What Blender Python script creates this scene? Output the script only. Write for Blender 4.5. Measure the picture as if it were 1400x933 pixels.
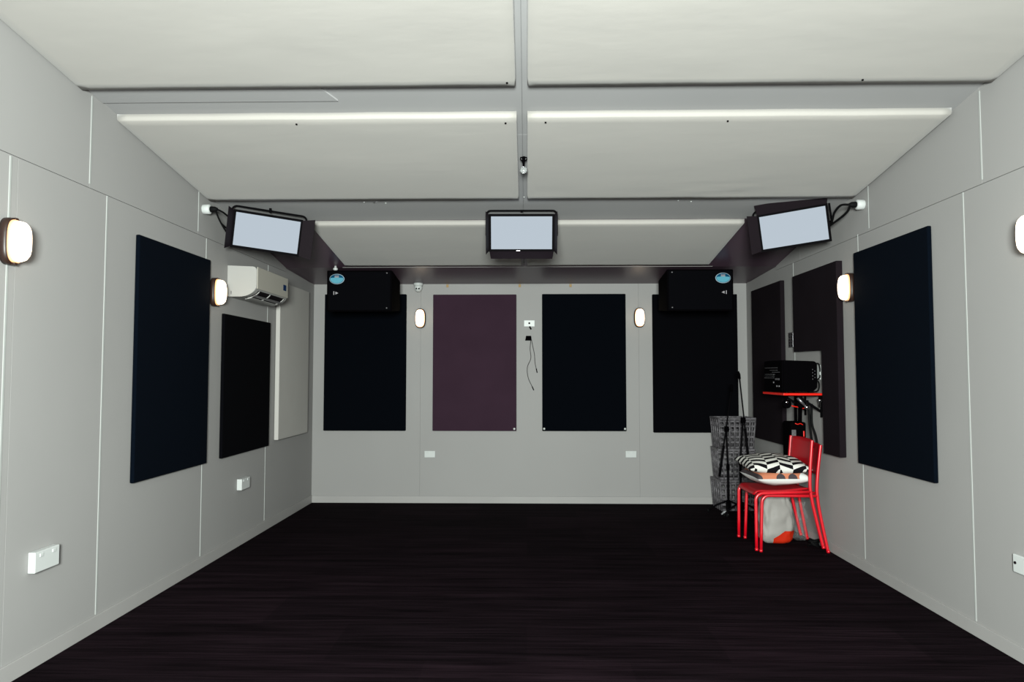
import bpy, bmesh, math, random
from mathutils import Vector, Matrix, noise
random.seed(7)
for o in list(bpy.data.objects): bpy.data.objects.remove(o)
S = bpy.context.scene
COL = S.collection
PI = math.pi
# ------------------------------------------------------------------ camera
F_PX = 960.0
yaw, pit = math.atan(20/960), math.atan(46/960)
cam = bpy.data.cameras.new('camera')
cam.sensor_width = 36; cam.lens = F_PX/1400*36; cam.clip_start = .05
co = bpy.data.objects.new('camera', cam); COL.objects.link(co)
co.location = (0, 0, 1.4)
co.rotation_euler = (Matrix.Rotation(yaw, 3, 'Z') @ Matrix.Rotation(PI/2+pit, 3, 'X')).to_euler()
S.camera = co
# ------------------------------------------------------------------ light
S.view_settings.view_transform = 'Standard'
S.view_settings.look = 'None'
S.view_settings.gamma = 1
S.view_settings.use_curve_mapping = False
S.view_settings.exposure = 0.0
w = bpy.data.worlds.new('world'); S.world = w; w.use_nodes = True
w.node_tree.nodes['Background'].inputs[0].default_value = (.80, .66, .80, 1)
w.node_tree.nodes['Background'].inputs[1].default_value = .08
def area(name, loc, tgt, sx, sy, p, col):
    l = bpy.data.lights.new(name, 'AREA'); l.shape = 'RECTANGLE'; l.size = sx; l.size_y = sy
    l.energy = p; l.color = col
    o = bpy.data.objects.new(name, l); COL.objects.link(o); o.location = loc
    o.rotation_euler = (Vector(tgt)-Vector(loc)).to_track_quat('-Z', 'Y').to_euler()
    return o
# bright studio lamp standing behind the photographer
area('studio_key_light', (-.05, -1.0, 1.72), (0, 6, 1.85), .8, .7, 850, (.925, 1, .95))

# ------------------------------------------------------------------ materials
ALB = .70     # every paint and fabric is given a little dark, the key lamp is strong in turn
def mat(name, col, rough=.6, spec=.3, metal=0, bump=None, var=None, emit=None, alpha=None, trans=0, sheen=0):
    col = tuple(c*ALB for c in col); spec *= .8
    m = bpy.data.materials.new(name); m.use_nodes = True
    nt = m.node_tree; b = nt.nodes['Principled BSDF']
    b.inputs['Base Color'].default_value = (*col, 1)
    b.inputs['Roughness'].default_value = rough
    b.inputs['Specular IOR Level'].default_value = spec
    b.inputs['Metallic'].default_value = metal
    if sheen: b.inputs['Sheen Weight'].default_value = sheen
    if trans: b.inputs['Transmission Weight'].default_value = trans
    if alpha: b.inputs['Alpha'].default_value = alpha
    if emit:
        b.inputs['Emission Color'].default_value = (*emit[0], 1); b.inputs['Emission Strength'].default_value = emit[1]
    tc = None
    def coord(scale):
        nonlocal tc
        if tc is None: tc = nt.nodes.new('ShaderNodeTexCoord')
        mp = nt.nodes.new('ShaderNodeMapping'); mp.inputs['Scale'].default_value = scale
        nt.links.new(tc.outputs['Object'], mp.inputs[0]); return mp.outputs[0]
    if var:   # (scale3, amount, detail)
        sc, amt, det = var
        n = nt.nodes.new('ShaderNodeTexNoise'); n.inputs['Scale'].default_value = 1; n.inputs['Detail'].default_value = det
        nt.links.new(coord(sc), n.inputs['Vector'])
        r = nt.nodes.new('ShaderNodeMapRange'); r.inputs[1].default_value = .3; r.inputs[2].default_value = .7
        r.inputs[3].default_value = 1-amt; r.inputs[4].default_value = 1+amt
        nt.links.new(n.outputs['Fac'], r.inputs[0])
        mx = nt.nodes.new('ShaderNodeVectorMath'); mx.operation = 'SCALE'; mx.inputs[0].default_value = col
        nt.links.new(r.outputs[0], mx.inputs['Scale']); nt.links.new(mx.outputs[0], b.inputs['Base Color'])
    if bump:  # (scale3, strength, distance)
        sc, st, di = bump
        n = nt.nodes.new('ShaderNodeTexNoise'); n.inputs['Scale'].default_value = 1; n.inputs['Detail'].default_value = 4
        nt.links.new(coord(sc), n.inputs['Vector'])
        bp = nt.nodes.new('ShaderNodeBump'); bp.inputs['Strength'].default_value = st; bp.inputs['Distance'].default_value = di
        nt.links.new(n.outputs['Fac'], bp.inputs['Height']); nt.links.new(bp.outputs[0], b.inputs['Normal'])
    return m
M = {}
M['wall'] = mat('wall_paint', (.376, .366, .360), .6, .2, bump=((3, 3, 3), .15, .01), var=((.6, .6, .6), .035, 3))
M['trim'] = mat('trim_paint', (.414, .400, .392), .5, .3, var=((2, 2, 2), .04, 2))
M['batten'] = mat('batten_paint', (.46, .475, .46), .45, .3)
M['ceil'] = mat('ceiling_board_paint', (.41, .405, .41), .5, .25, bump=((2, 2, 2), .1, .01), var=((.7, .7, .7), .05, 3))
M['soffit'] = mat('soffit_painted_shade', (.098, .058, .084), .36, .34, var=((.7, .7, .7), .05, 3))  # light falloff and purple shade at the rear ceiling, put into the colour
M['cfab'] = mat('ceiling_panel_fabric', (.455, .432, .405), .9, .1, bump=((1.2, 2.6, 1), .35, .03), var=((.8, .8, .8), .03, 3), sheen=.2)
M['floor'] = None
M['navy'] = mat('navy_fabric', (.0013, .0030, .0066), 1, .05, bump=((400, 400, 400), .3, .001), var=((60, 60, 60), .12, 2))
M['black_fab'] = mat('black_fabric', (.0022, .0022, .0032), 1, .04, bump=((400, 400, 400), .3, .001))
M['blueblack'] = mat('blue_black_fabric', (.0016, .0024, .0042), 1, .04, bump=((400, 400, 400), .3, .001))
M['purple'] = mat('plum_fabric', (.044, .023, .037), 1, .05, bump=((400, 400, 400), .3, .001), var=((3, 3, 3), .07, 3))
M['charcoal'] = mat('charcoal_fabric', (.0125, .0092, .0118), 1, .04, bump=((400, 400, 400), .3, .001), var=((4, 4, 4), .1, 3))
M['pale_fab'] = mat('pale_fabric', (.58, .56, .53), .95, .08, bump=((5, 5, 5), .3, .01))
M['black'] = mat('black_plastic', (.0016, .0013, .0018), .9, .015)
M['blackmetal'] = mat('black_powder_coat', (.0022, .0018, .0026), .8, .06)
M['flap'] = mat('flap_paint', (.010, .006, .009), .6, .15)
M['rubber'] = mat('black_rubber', (.0026, .0026, .003), .7, .12)
M['white'] = mat('white_plastic', (.66, .68, .67), .35, .4)
M['ac'] = mat('appliance_white', (.44, .432, .415), .45, .25)
M['ac2'] = mat('appliance_front', (.52, .49, .43), .5, .2)
M['dark'] = mat('dark_void', (.008, .005, .007), .7, .1)
M['chrome'] = mat('chrome', (.75, .75, .78), .15, .5, metal=1)
M['dimsteel'] = mat('brushed_steel', (.30, .29, .31), .35, .5, metal=.8)
M['led'] = mat('lit_diffuser', (.01, .01, .01), .8, .05, emit=((.475, .545, .615), 1.0))
M['sconce'] = mat('lit_frosted_glass', (.9, .85, .8), .4, .2, emit=((1, .80, .58), 4.5))
M['sconce_rim'] = mat('lit_glass_rim', (.6, .4, .25), .4, .2, emit=((1, .45, .16), 1.1))
M['sbase'] = mat('dark_bronze_base', (.030, .014, .010), .4, .4)
M['lead'] = mat('dark_grey_lead', (.05, .045, .045), .6, .2)
M['tan'] = mat('tan_tape', (.45, .30, .14), .7, .2)
M['blue_badge'] = mat('badge_light_blue', (.10, .38, .50), .35, .4)
M['dblue_badge'] = mat('badge_deep_blue', (.006, .10, .21), .35, .4)
M['badge_rim'] = mat('badge_rim', (.42, .56, .66), .35, .4)
M['badge_grey'] = mat('badge_grey', (.36, .34, .36), .35, .4)
M['red'] = mat('red_enamel', (.74, .004, .016), .32, .9)
M['redseat'] = mat('red_moulded_seat', (.48, .003, .010), .38, .4)
M['shelfred'] = mat('red_shelf_paint', (.85, .012, .003), .4, .4)
M['crate'] = mat('grey_basket_plastic', (.13, .12, .13), .4, .3, var=((22, 22, 22), .45, 2))
M['bag_clear'] = mat('thin_clear_plastic', (.8, .8, .8), .25, .5, alpha=.07)
M['glass'] = mat('clear_glass', (.9, .93, .93), .08, .5, trans=.75)
M['grey_pane'] = mat('grey_mesh_pocket', (.12, .115, .12), .6, .3, var=((60, 60, 60), .3, 2))
M['led_blue'] = mat('display_blue', (.003, .010, .03), .7, .05, emit=((.006, .02, .06), .5))
M['paper'] = mat('white_scrap', (.45, .45, .47), .7, .2)

def nodes(m): return m.node_tree.nodes, m.node_tree.links, m.node_tree.nodes['Principled BSDF']
def mth(ns, ls, op, a, b=None, c=None):
    n = ns.new('ShaderNodeMath'); n.operation = op
    for i, v in enumerate((a, b, c)):
        if v is None: continue
        if isinstance(v, (int, float)): n.inputs[i].default_value = v
        else: ls.new(v, n.inputs[i])
    return n.outputs[0]
def mixc(ns, ls, f, a, b):
    n = ns.new('ShaderNodeMix'); n.data_type = 'RGBA'
    for i, v in ((0, f), (6, a), (7, b)):
        if isinstance(v, tuple): n.inputs[i].default_value = (*(c*ALB for c in v), 1)
        elif isinstance(v, (int, float)): n.inputs[i].default_value = v
        else: ls.new(v, n.inputs[i])
    return n.outputs[2]
def objxyz(ns, ls, out='Object'):
    tc = ns.new('ShaderNodeTexCoord'); sp = ns.new('ShaderNodeSeparateXYZ'); ls.new(tc.outputs[out], sp.inputs[0])
    return tc, sp.outputs[0], sp.outputs[1], sp.outputs[2]
# carpet: dark aubergine with fine streaks running across the room
def carpet():
    m = mat('aubergine_carpet', (.02, .012, .018), .95, .03)
    ns, ls, b = nodes(m)
    tc, x, y, z = objxyz(ns, ls)
    def nz(sc, det=4):
        mp = ns.new('ShaderNodeMapping'); mp.inputs['Scale'].default_value = sc; ls.new(tc.outputs['Object'], mp.inputs[0])
        n = ns.new('ShaderNodeTexNoise'); n.inputs['Scale'].default_value = 1; n.inputs['Detail'].default_value = det
        ls.new(mp.outputs[0], n.inputs['Vector']); return n.outputs['Fac']
    streak = mth(ns, ls, 'MULTIPLY', nz((2.2, 55, 1)), nz((.9, 14, 1)))
    r = ns.new('ShaderNodeMapRange'); ls.new(streak, r.inputs[0]); r.inputs[1].default_value = .12; r.inputs[2].default_value = .42
    c = mixc(ns, ls, r.outputs[0], (.0026, .0013, .0021), (.0165, .0095, .0135))
    br = ns.new('ShaderNodeTexBrick'); br.inputs['Scale'].default_value = 1; br.offset = .5
    br.inputs['Brick Width'].default_value = 1.0; br.inputs['Row Height'].default_value = .5; br.inputs['Mortar Size'].default_value = .0
    br.inputs['Color1'].default_value = (.72, .72, .72, 1); br.inputs['Color2'].default_value = (1.15, 1.1, 1.1, 1)
    ls.new(tc.outputs['Object'], br.inputs['Vector'])
    vm = ns.new('ShaderNodeVectorMath'); vm.operation = 'MULTIPLY'; ls.new(c, vm.inputs[0]); ls.new(br.outputs['Color'], vm.inputs[1])
    ls.new(vm.outputs[0], b.inputs['Base Color'])
    bp = ns.new('ShaderNodeBump'); bp.inputs['Strength'].default_value = .5; bp.inputs['Distance'].default_value = .004
    ls.new(streak, bp.inputs['Height']); ls.new(bp.outputs[0], b.inputs['Normal'])
    return m
M['floor'] = carpet()
# zigzag print
def zigzag():
    m = mat('zigzag_print', (.8, .8, .76), .85, .15)
    ns, ls, b = nodes(m)
    tc, x, y, z = objxyz(ns, ls)
    u = mth(ns, ls, 'MULTIPLY', mth(ns, ls, 'ADD', x, 5.0), 1/.100)
    fl = mth(ns, ls, 'FLOOR', u); fr = mth(ns, ls, 'FRACT', u)
    odd = mth(ns, ls, 'MODULO', fl, 2.0)
    tri = mth(ns, ls, 'ADD', mth(ns, ls, 'MULTIPLY', odd, mth(ns, ls, 'SUBTRACT', 1.0, mth(ns, ls, 'MULTIPLY', fr, 2.0))), fr)
    v = mth(ns, ls, 'ADD', mth(ns, ls, 'MULTIPLY', mth(ns, ls, 'ADD', mth(ns, ls, 'SUBTRACT', y, mth(ns, ls, 'MULTIPLY', z, -.9)), 5.0), 1/.090), mth(ns, ls, 'MULTIPLY', tri, .55))
    v = mth(ns, ls, 'ADD', v, mth(ns, ls, 'MULTIPLY', odd, .5))
    st = mth(ns, ls, 'GREATER_THAN', mth(ns, ls, 'FRACT', v), .52)
    ls.new(mixc(ns, ls, st, (.80, .78, .73), (.004, .003, .005)), b.inputs['Base Color'])
    return m
M['zigzag'] = zigzag()
def terracotta():
    m = mat('terracotta_print', (.8, .3, .15), .85, .15)
    ns, ls, b = nodes(m)
    tc, x, y, z = objxyz(ns, ls)
    c = (.62, .22, .12)
    prev = c
    for cx, cz, r, col in ((-.215, .004, .038, (.07, .055, .06)), (-.03, .006, .036, (.07, .055, .06)), (.065, .006, .036, (.07, .055, .06)), (.235, .02, .03, (.07, .055, .06)), (.15, .012, .034, (.80, .80, .78))):
        dx = mth(ns, ls, 'SUBTRACT', x, cx); dz = mth(ns, ls, 'SUBTRACT', z, cz)
        d = mth(ns, ls, 'SQRT', mth(ns, ls, 'ADD', mth(ns, ls, 'MULTIPLY', dx, dx), mth(ns, ls, 'MULTIPLY', dz, dz)))
        prev = mixc(ns, ls, mth(ns, ls, 'LESS_THAN', d, r), prev, col)
    low = mth(ns, ls, 'LESS_THAN', z, .002)
    prev = mixc(ns, ls, low, prev, (.80, .80, .78))
    ls.new(prev, b.inputs['Base Color'])
    return m
M['terra'] = terracotta()
def sackmat():
    m = mat('white_sack', (.62, .60, .57), .6, .3)
    ns, ls, b = nodes(m)
    tc, x, y, z = objxyz(ns, ls)
    a = mth(ns, ls, 'LESS_THAN', z, mth(ns, ls, 'ADD', mth(ns, ls, 'MULTIPLY', x, .7), .075))
    a2 = mth(ns, ls, 'LESS_THAN', z, .105)
    a3 = mth(ns, ls, 'GREATER_THAN', x, -.045)
    f = mth(ns, ls, 'MULTIPLY', mth(ns, ls, 'MULTIPLY', a, a2), a3)
    ls.new(mixc(ns, ls, f, (.36, .34, .32), (.62, .022, .003)), b.inputs['Base Color'])
    return m
M['sack'] = sackmat()

# ------------------------------------------------------------------ mesh helpers
def I3(): return Matrix.Identity(4)
class MB:
    def __init__(s): s.bm = bmesh.new(); s.mats = []
    def mi(s, m):
        if m not in s.mats: s.mats.append(m)
        return s.mats.index(m)
    def _fin(s, vs, m, X, smooth, faces=None):
        if X is not None: bmesh.ops.transform(s.bm, matrix=X, verts=vs)
        i = s.mi(m)
        if faces is None: faces = {f for v in vs for f in v.link_faces}
        for f in faces: f.material_index = i; f.smooth = smooth
    def box(s, x0, x1, y0, y1, z0, z1, m, bev=0, X=None, seg=2):
        r = bmesh.ops.create_cube(s.bm, size=1)
        vs = r['verts']
        for v in vs: v.co = Vector((x0+(v.co.x+.5)*(x1-x0), y0+(v.co.y+.5)*(y1-y0), z0+(v.co.z+.5)*(z1-z0)))
        if bev:
            es = list({e for v in vs for e in v.link_edges})
            r = bmesh.ops.bevel(s.bm, geom=es, offset=bev, segments=seg, affect='EDGES', profile=.5)
            vs = list({v for f in r['faces'] for v in f.verts} | {v for v in vs if v.is_valid})
            vs = s._conn(vs)
        s._fin(vs, m, X, False)
        return s
    def _conn(s, vs):
        seen = set(vs); st = list(vs)
        while st:
            v = st.pop()
            for e in v.link_edges:
                o = e.other_vert(v)
                if o not in seen: seen.add(o); st.append(o)
        return list(seen)
    def tube(s, pts, r, m, n=10, X=None, closed=False, r1=None):
        pts = [Vector(p) for p in pts]; rings = []
        N = len(pts); up = None
        for i, p in enumerate(pts):
            if closed: t = pts[(i+1) % N]-pts[i-1]
            else: t = pts[min(i+1, N-1)]-pts[max(i-1, 0)]
            t.normalize()
            if up is None: up = t.orthogonal().normalized()
            up = (up-t*up.dot(t)).normalized(); bi = t.cross(up)
            rr = r if r1 is None else r+(r1-r)*i/(N-1)
            rings.append([s.bm.verts.new(p+(up*math.cos(2*PI*k/n)+bi*math.sin(2*PI*k/n))*rr) for k in range(n)])
        for i in range(N if closed else N-1):
            a, b = rings[i], rings[(i+1) % N]
            for k in range(n): s.bm.faces.new((a[k], a[(k+1) % n], b[(k+1) % n], b[k]))
        vs = [v for q in rings for v in q]
        if not closed: s.bm.faces.new(rings[0][::-1]); s.bm.faces.new(rings[-1])
        s._fin(vs, m, X, True); return s
    def prism(s, poly, d0, d1, axis, m, X=None, smooth=False, bev=0):
        # poly of (a,b); axis 'x': (d,a,b); 'y': (a,d,b); 'z': (a,b,d)
        def P(a, b, d): return {'x': (d, a, b), 'y': (a, d, b), 'z': (a, b, d)}[axis]
        A = [s.bm.verts.new(P(a, b, d0)) for a, b in poly]; B = [s.bm.verts.new(P(a, b, d1)) for a, b in poly]
        n = len(poly); fs = [s.bm.faces.new(A), s.bm.faces.new(B[::-1])]
        for i in range(n): fs.append(s.bm.faces.new((A[i], B[i], B[(i+1) % n], A[(i+1) % n])))
        vs = A+B
        if bev:
            es = list({e for v in vs for e in v.link_edges})
            bmesh.ops.bevel(s.bm, geom=es, offset=bev, segments=2, affect='EDGES', profile=.5)
            vs = s._conn([v for v in vs if v.is_valid])
        s._fin(vs, m, X, False)
        if smooth:
            for f in {f for v in vs for f in v.link_faces}:
                if len(f.verts) == 4: f.smooth = True
        return s
    def lathe(s, prof, m, n=24, X=None, sx=1, sy=1, sup=2.0):
        # prof: (r,z); cross section superellipse of exponent sup scaled sx, sy
        rings = []
        for r, z in prof:
            ring = []
            for k in range(n):
                a = 2*PI*k/n; c, d = math.cos(a), math.sin(a)
                e = 2/sup
                ring.append(s.bm.verts.new((math.copysign(abs(c)**e, c)*r*sx, math.copysign(abs(d)**e, d)*r*sy, z)))
            rings.append(ring)
        for i in range(len(rings)-1):
            a, b = rings[i], rings[i+1]
            for k in range(n): s.bm.faces.new((a[k], a[(k+1) % n], b[(k+1) % n], b[k]))
        s.bm.faces.new(rings[0][::-1]); s.bm.faces.new(rings[-1])
        s._fin([v for q in rings for v in q], m, X, True); return s
    def sheet(s, grid, m, smooth=True, X=None):
        V = [[s.bm.verts.new(p) for p in row] for row in grid]
        for i in range(len(V)-1):
            for j in range(len(V[0])-1): s.bm.faces.new((V[i][j], V[i][j+1], V[i+1][j+1], V[i+1][j]))
        s._fin([v for q in V for v in q], m, X, smooth); return s
    def build(s, name, parent=None, loc=None, rot=None):
        bmesh.ops.recalc_face_normals(s.bm, faces=s.bm.faces)
        me = bpy.data.meshes.new(name); s.bm.to_mesh(me); s.bm.free()
        for m in s.mats: me.materials.append(m)
        o = bpy.data.objects.new(name, me); COL.objects.link(o)
        if parent: o.parent = parent
        if loc: o.location = loc
        if rot: o.rotation_euler = rot
        return o
def tag(o, label=None, cat=None, group=None, kind=None):
    if label: o['label'] = label
    if cat: o['category'] = cat
    if group: o['group'] = group
    if kind: o['kind'] = kind
    return o
def thing(name, label, cat, loc=(0, 0, 0), rot=(0, 0, 0), group=None):
    o = bpy.data.objects.new(name, None); COL.objects.link(o); o.location = loc; o.rotation_euler = rot
    o.empty_display_size = .05
    return tag(o, label, cat, group)
def kids(o): return [c for c in bpy.data.objects if c.parent == o]
def copy_tree(o, parent=None):
    c = o.copy(); COL.objects.link(c); c.parent = parent
    for ch in kids(o): copy_tree(ch, c)
    return c
def dup(o, loc, rot, label, group=None):
    c = copy_tree(o); c.location = loc; c.rotation_euler = rot; c['label'] = label
    if group: c['group'] = group
    return c
def T(*v): return Matrix.Translation(v)
def RX(a): return Matrix.Rotation(a, 4, 'X')
def RY(a): return Matrix.Rotation(a, 4, 'Y')
def RZ(a): return Matrix.Rotation(a, 4, 'Z')
def arc(cx, cy, r, a0, a1, n=5): return [(cx+r*math.cos(math.radians(a0+(a1-a0)*i/n)), cy+r*math.sin(math.radians(a0+(a1-a0)*i/n))) for i in range(n+1)]
def smooth_path(pts, k=6):
    P = [Vector(p) for p in pts]; out = []
    for i in range(len(P)-1):
        p0, p1, p2, p3 = P[max(i-1, 0)], P[i], P[i+1], P[min(i+2, len(P)-1)]
        for j in range(k):
            t = j/k
            out.append(.5*((2*p1)+(p2-p0)*t+(2*p0-5*p1+4*p2-p3)*t*t+(3*p1-p0-3*p2+p3)*t**3))
    out.append(P[-1]); return out

# ------------------------------------------------------------------ room shell
XL, XR, YB, YF = -2.36, 2.41, 7.72, -3.2
def hc(y): return 3.4675-.145*y      # underside of the sloping ceiling boards
SOF_Y, SOF_Z, SOF_A = 6.80, 2.405, 2.447
struct = lambda o: tag(o, kind='structure')
struct(MB().box(XL-.1, XR+.1, YF, YB+.1, -.08, 0, M['floor']).build('floor'))
prof = [(YF, -.05), (YF, hc(YF)+.03), (SOF_Y, hc(SOF_Y)+.03), (SOF_Y, 2.47), (YB+.1, 2.44), (YB+.1, -.05)]
WL = struct(MB().prism(prof, XL-.12, XL-.008, 'x', M['wall']).build('wall_left'))
WR = struct(MB().prism(prof, XR+.008, XR+.12, 'x', M['wall']).build('wall_right'))
WB = struct(MB().box(XL-.01, XR+.01, YB+.008, YB+.12, -.05, 2.6, M['wall']).build('wall_back'))
def side_sheets(parent, x, sgn, lower, upper):
    G = .0015
    for i in range(len(lower)-1):
        MB().box(min(x, x+sgn*.0085), max(x, x+sgn*.0085), lower[i]+G, lower[i+1]-G, .0, 2.405, M['wall']).build('wall_sheet', parent)
    for i in range(len(upper)-1):
        a, b = upper[i]+G, upper[i+1]-G
        if a >= SOF_Y: continue
        b = min(b, SOF_Y)
        MB().prism([(a, 2.410), (b, 2.410), (b, hc(b)+.02), (a, hc(a)+.02)], min(x, x+sgn*.0085), max(x, x+sgn*.0085), 'x', M['wall']).build('wall_sheet', parent)
lowL = [YF, -1.6, -.4, .8, 1.97, 3.17, 3.86, 5.09, 6.33, YB]
upL = [YF, -1.2, 0, 1.25, 2.46, 3.70, 4.955, 6.2, SOF_Y]
lowR = [YF, -1.6, -.4, .8, 2.0, 2.7, 3.885, 5.12, 6.36, YB]
upR = [YF, -1.2, 0, 1.25, 2.46, 3.72, 4.95, 6.2, SOF_Y]
side_sheets(WL, XL, -1, lowL, upL)
side_sheets(WR, XR, 1, lowR, upR)
def strip(parent, x, sgn, y, z0, z1, wd=.010, th=.0035):
    MB().box(min(x, x-sgn*th), max(x, x-sgn*th), y-wd/2, y+wd/2, z0, z1, M['batten']).build('joint_strip', parent)
for y, z0, z1 in ((3.12, .09, 2.40), (3.86, .09, 2.405), (5.09, .09, 2.405), (6.33, .09, 2.40)): strip(WL, XL, -1, y, z0, z1)
for y in (3.70, 4.955): strip(WL, XL, -1, y, 2.43, hc(y)-.02)
for y, z0, z1 in ((3.885, .08, 2.405), (5.12, .09, 2.42), (6.36, .09, 2.41)): strip(WR, XR, 1, y, z0, z1, th=.003)
for y in (3.72, 4.95): strip(WR, XR, 1, y, 2.43, hc(y)-.02, th=.003)
xs = [XL, -1.17, .02, 1.23, XR]
for i in range(4):
    MB().box(xs[i]+.0006, xs[i+1]-.0006, YB, YB+.0085, 0, 2.42, M['wall']).build('wall_sheet', WB)
# baseboards
struct(MB().box(XL, XR, YB-.012, YB, 0, .075, M['trim'], .002).build('baseboard_back'))
struct(MB().box(XL, XL+.010, YF, YB-.012, 0, .085, M['trim'], .002).build('baseboard_left'))
struct(MB().box(XR-.010, XR, YF, YB-.012, 0, .075, M['trim'], .002).build('baseboard_right'))
# ceiling: slab, boards, soffit
CE = struct(MB().prism([(YF, hc(YF)+.012), (SOF_Y, hc(SOF_Y)+.012), (SOF_Y, hc(SOF_Y)+.1), (YF, hc(YF)+.1)], XL-.1, XR+.1, 'x', M['ceil']).build('ceiling'))
def cboard(x0, x1, y0, y1, drop=0, m='ceil'):
    return MB().prism([(y0, hc(y0)-drop), (y1, hc(y1)-drop), (y1, hc(y1)+.012), (y0, hc(y0)+.012)], x0, x1, 'x', M[m]).build('ceiling_board', CE)
for x0, x1 in ((XL-.02, -.026), (-.022, XR+.02)):
    for y0, y1 in ((YF, -.6), (-.597, 1.8), (1.803, 4.2), (4.203, 5.62)): cboard(x0, x1, y0, y1)
    MB().prism([(5.623, hc(5.623)), (SOF_Y, SOF_A), (SOF_Y, hc(SOF_Y)+.012), (5.623, hc(5.623)+.012)], x0, x1, 'x', M['soffit']).build('ceiling_board', CE)  # last bay boards share the soffit's dark colour, shade painted in
# extra layer of board at the left end of the first open strip
MB().prism([(XL+.002, 3.5), (-1.02, 3.5), (-1.10, 3.66), (-1.04, 3.79), (XL+.002, 3.79)], 0, .008, 'z', M['ceil'],
           X=T(0, 0, hc(0)-.008) @ Matrix(((1, 0, 0, 0), (0, 1, 0, 0), (0, -.145, 1, 0), (0, 0, 0, 1)))).build('ceiling_board', CE)
def sof(y): return SOF_A+(2.402-SOF_A)*(y-SOF_Y)/(YB-SOF_Y)
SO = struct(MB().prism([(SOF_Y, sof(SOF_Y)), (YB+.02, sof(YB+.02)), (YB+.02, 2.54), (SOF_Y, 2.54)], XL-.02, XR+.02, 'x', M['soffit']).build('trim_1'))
struct(MB().box(-1.80, 1.80, SOF_Y-.010, SOF_Y-.0005, 2.446, 2.452, M['trim'], .002).build('trim_2'))
for px, py in ((-1.23, 5.24), (-1.07, 5.26), (1.14, 5.24), (1.24, 5.26), (-.018, 5.16)):
    MB().lathe([(.006, -.003), (.006, .002)], M['white'], 8, X=T(px, py, hc(py)-.002)).build('screw_head', CE)
MB().tube([(.0, 0, 0), (.04, -.05, 0)], .003, M['ceil'], 6, X=T(-1.16, 5.26, hc(5.26)-.001)).build('board_crease', CE)

# ------------------------------------------------------------------ fabric ceiling panels
def hp(y): return hc(y)-.040
def ceiling_panel(x0, x1, y0, y1, label, pins, crumple=False, sd=0):
    nx, ny = 46, 20
    def sag(u, v, x, y):
        n = noise.noise(Vector((x*1.3+sd, y*3.1, sd)))*.004 + noise.noise(Vector((x*4+sd, y*7, 3+sd)))*.0015
        e = min(u, 1-u, v, 1-v); k = min(1, e*8)
        n = n*k
        n -= .005*math.sin(PI*u)*math.sin(PI*v)
        if crumple:
            g = math.exp(-((x-1.45)/.33)**2-((y-4.93)/.13)**2)
            n += g*.010*math.sin((y-4.9)*38+(x*7)+2*noise.noise(Vector((x*5, y*4, 0))))
            n += .004*math.exp(-((y-5.0)/.07)**2)*math.sin(x*9)*min(1, (1-v)*20)
        return n
    mb = MB(); g = []
    for j in range(ny+1):
        row = []
        for i in range(nx+1):
            u, v = i/nx, j/ny; x = x0+(x1-x0)*u; y = y0+(y1-y0)*v
            x += 0; wob = .004*noise.noise(Vector((x*3, sd, 0))) if j in (0, ny) else 0
            row.append(Vector((x, y+wob, hp(y)+sag(u, v, x, y))))
        g.append(row)
    # rounded rim up to the board
    def rim(row, dy, dx):
        out = []
        for p in row: out.append(Vector((p.x, p.y, p.z)))
        return out
    b = mb.bm
    V = [[b.verts.new(p) for p in r] for r in g]
    for j in range(ny):
        for i in range(nx): b.faces.new((V[j][i], V[j][i+1], V[j+1][i+1], V[j+1][i]))
    loop = [V[0][i] for i in range(nx+1)]+[V[j][nx] for j in range(1, ny+1)]+[V[ny][i] for i in range(nx-1, -1, -1)]+[V[j][0] for j in range(ny-1, 0, -1)]
    cx, cy = (x0+x1)/2, (y0+y1)/2
    prev = loop
    for (off, dz) in ((.004, .005), (.006, .014), (.006, .0395)):
        cur = []
        for v in loop:
            q = v.co.copy()
            ax = 1 if abs(q.x-x1) < 1e-3 else (-1 if abs(q.x-x0) < 1e-3 else 0)
            ay = 1 if abs(q.y-y1) < .01 else (-1 if abs(q.y-y0) < .01 else 0)
            z = hp(q.y)+dz if dz > .03 else q.z+dz
            cur.append(b.verts.new((q.x+ax*off, q.y+ay*off, z)))
        n = len(loop)
        for k in range(n): b.faces.new((prev[k], prev[(k+1) % n], cur[(k+1) % n], cur[k]))
        prev = cur
    b.faces.new(prev)
    mb._fin(list(b.verts), M['cfab'], None, True)
    o = mb.build('ceiling_panel')
    tag(o, label, 'ceiling panel', 'fabric ceiling panels')
    for px, py in pins:
        MB().lathe([(.0055, -.004), (.0055, .002)], M['black'], 8, X=T(px, py, hp(py)-.004)).build('pin', o)
    return o
G = .012
ceiling_panel(XL+.008, -.062, 2.45, 3.60, 'cream fabric ceiling panel nearest the camera on the left', [(-.10, 3.56), (-1.9, 2.52)], sd=1)
ceiling_panel(.012, XR-.012, 2.45, 3.60, 'cream fabric ceiling panel nearest the camera on the right', [(1.72, 3.56), (.1, 2.52)], sd=2)
ceiling_panel(XL+.012, -.062, 3.93, 5.11, 'cream fabric ceiling panel in the middle row, left half', [(-.12, 3.975), (-1.33, 3.97)], sd=3)
ceiling_panel(.012, XR-.03, 3.93, 5.11, 'cream fabric ceiling panel in the middle row, wrinkled at its right end', [(1.15, 3.97), (.11, 3.97)], True, 4)
ceiling_panel(-1.755, -.055, 5.63, 6.745, 'short cream ceiling panel above the plum wall panel, last row left', [], sd=5)
ceiling_panel(.012, 1.745, 5.63, 6.745, 'short cream ceiling panel in front of the right loudspeaker, last row right', [], sd=6)

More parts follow.
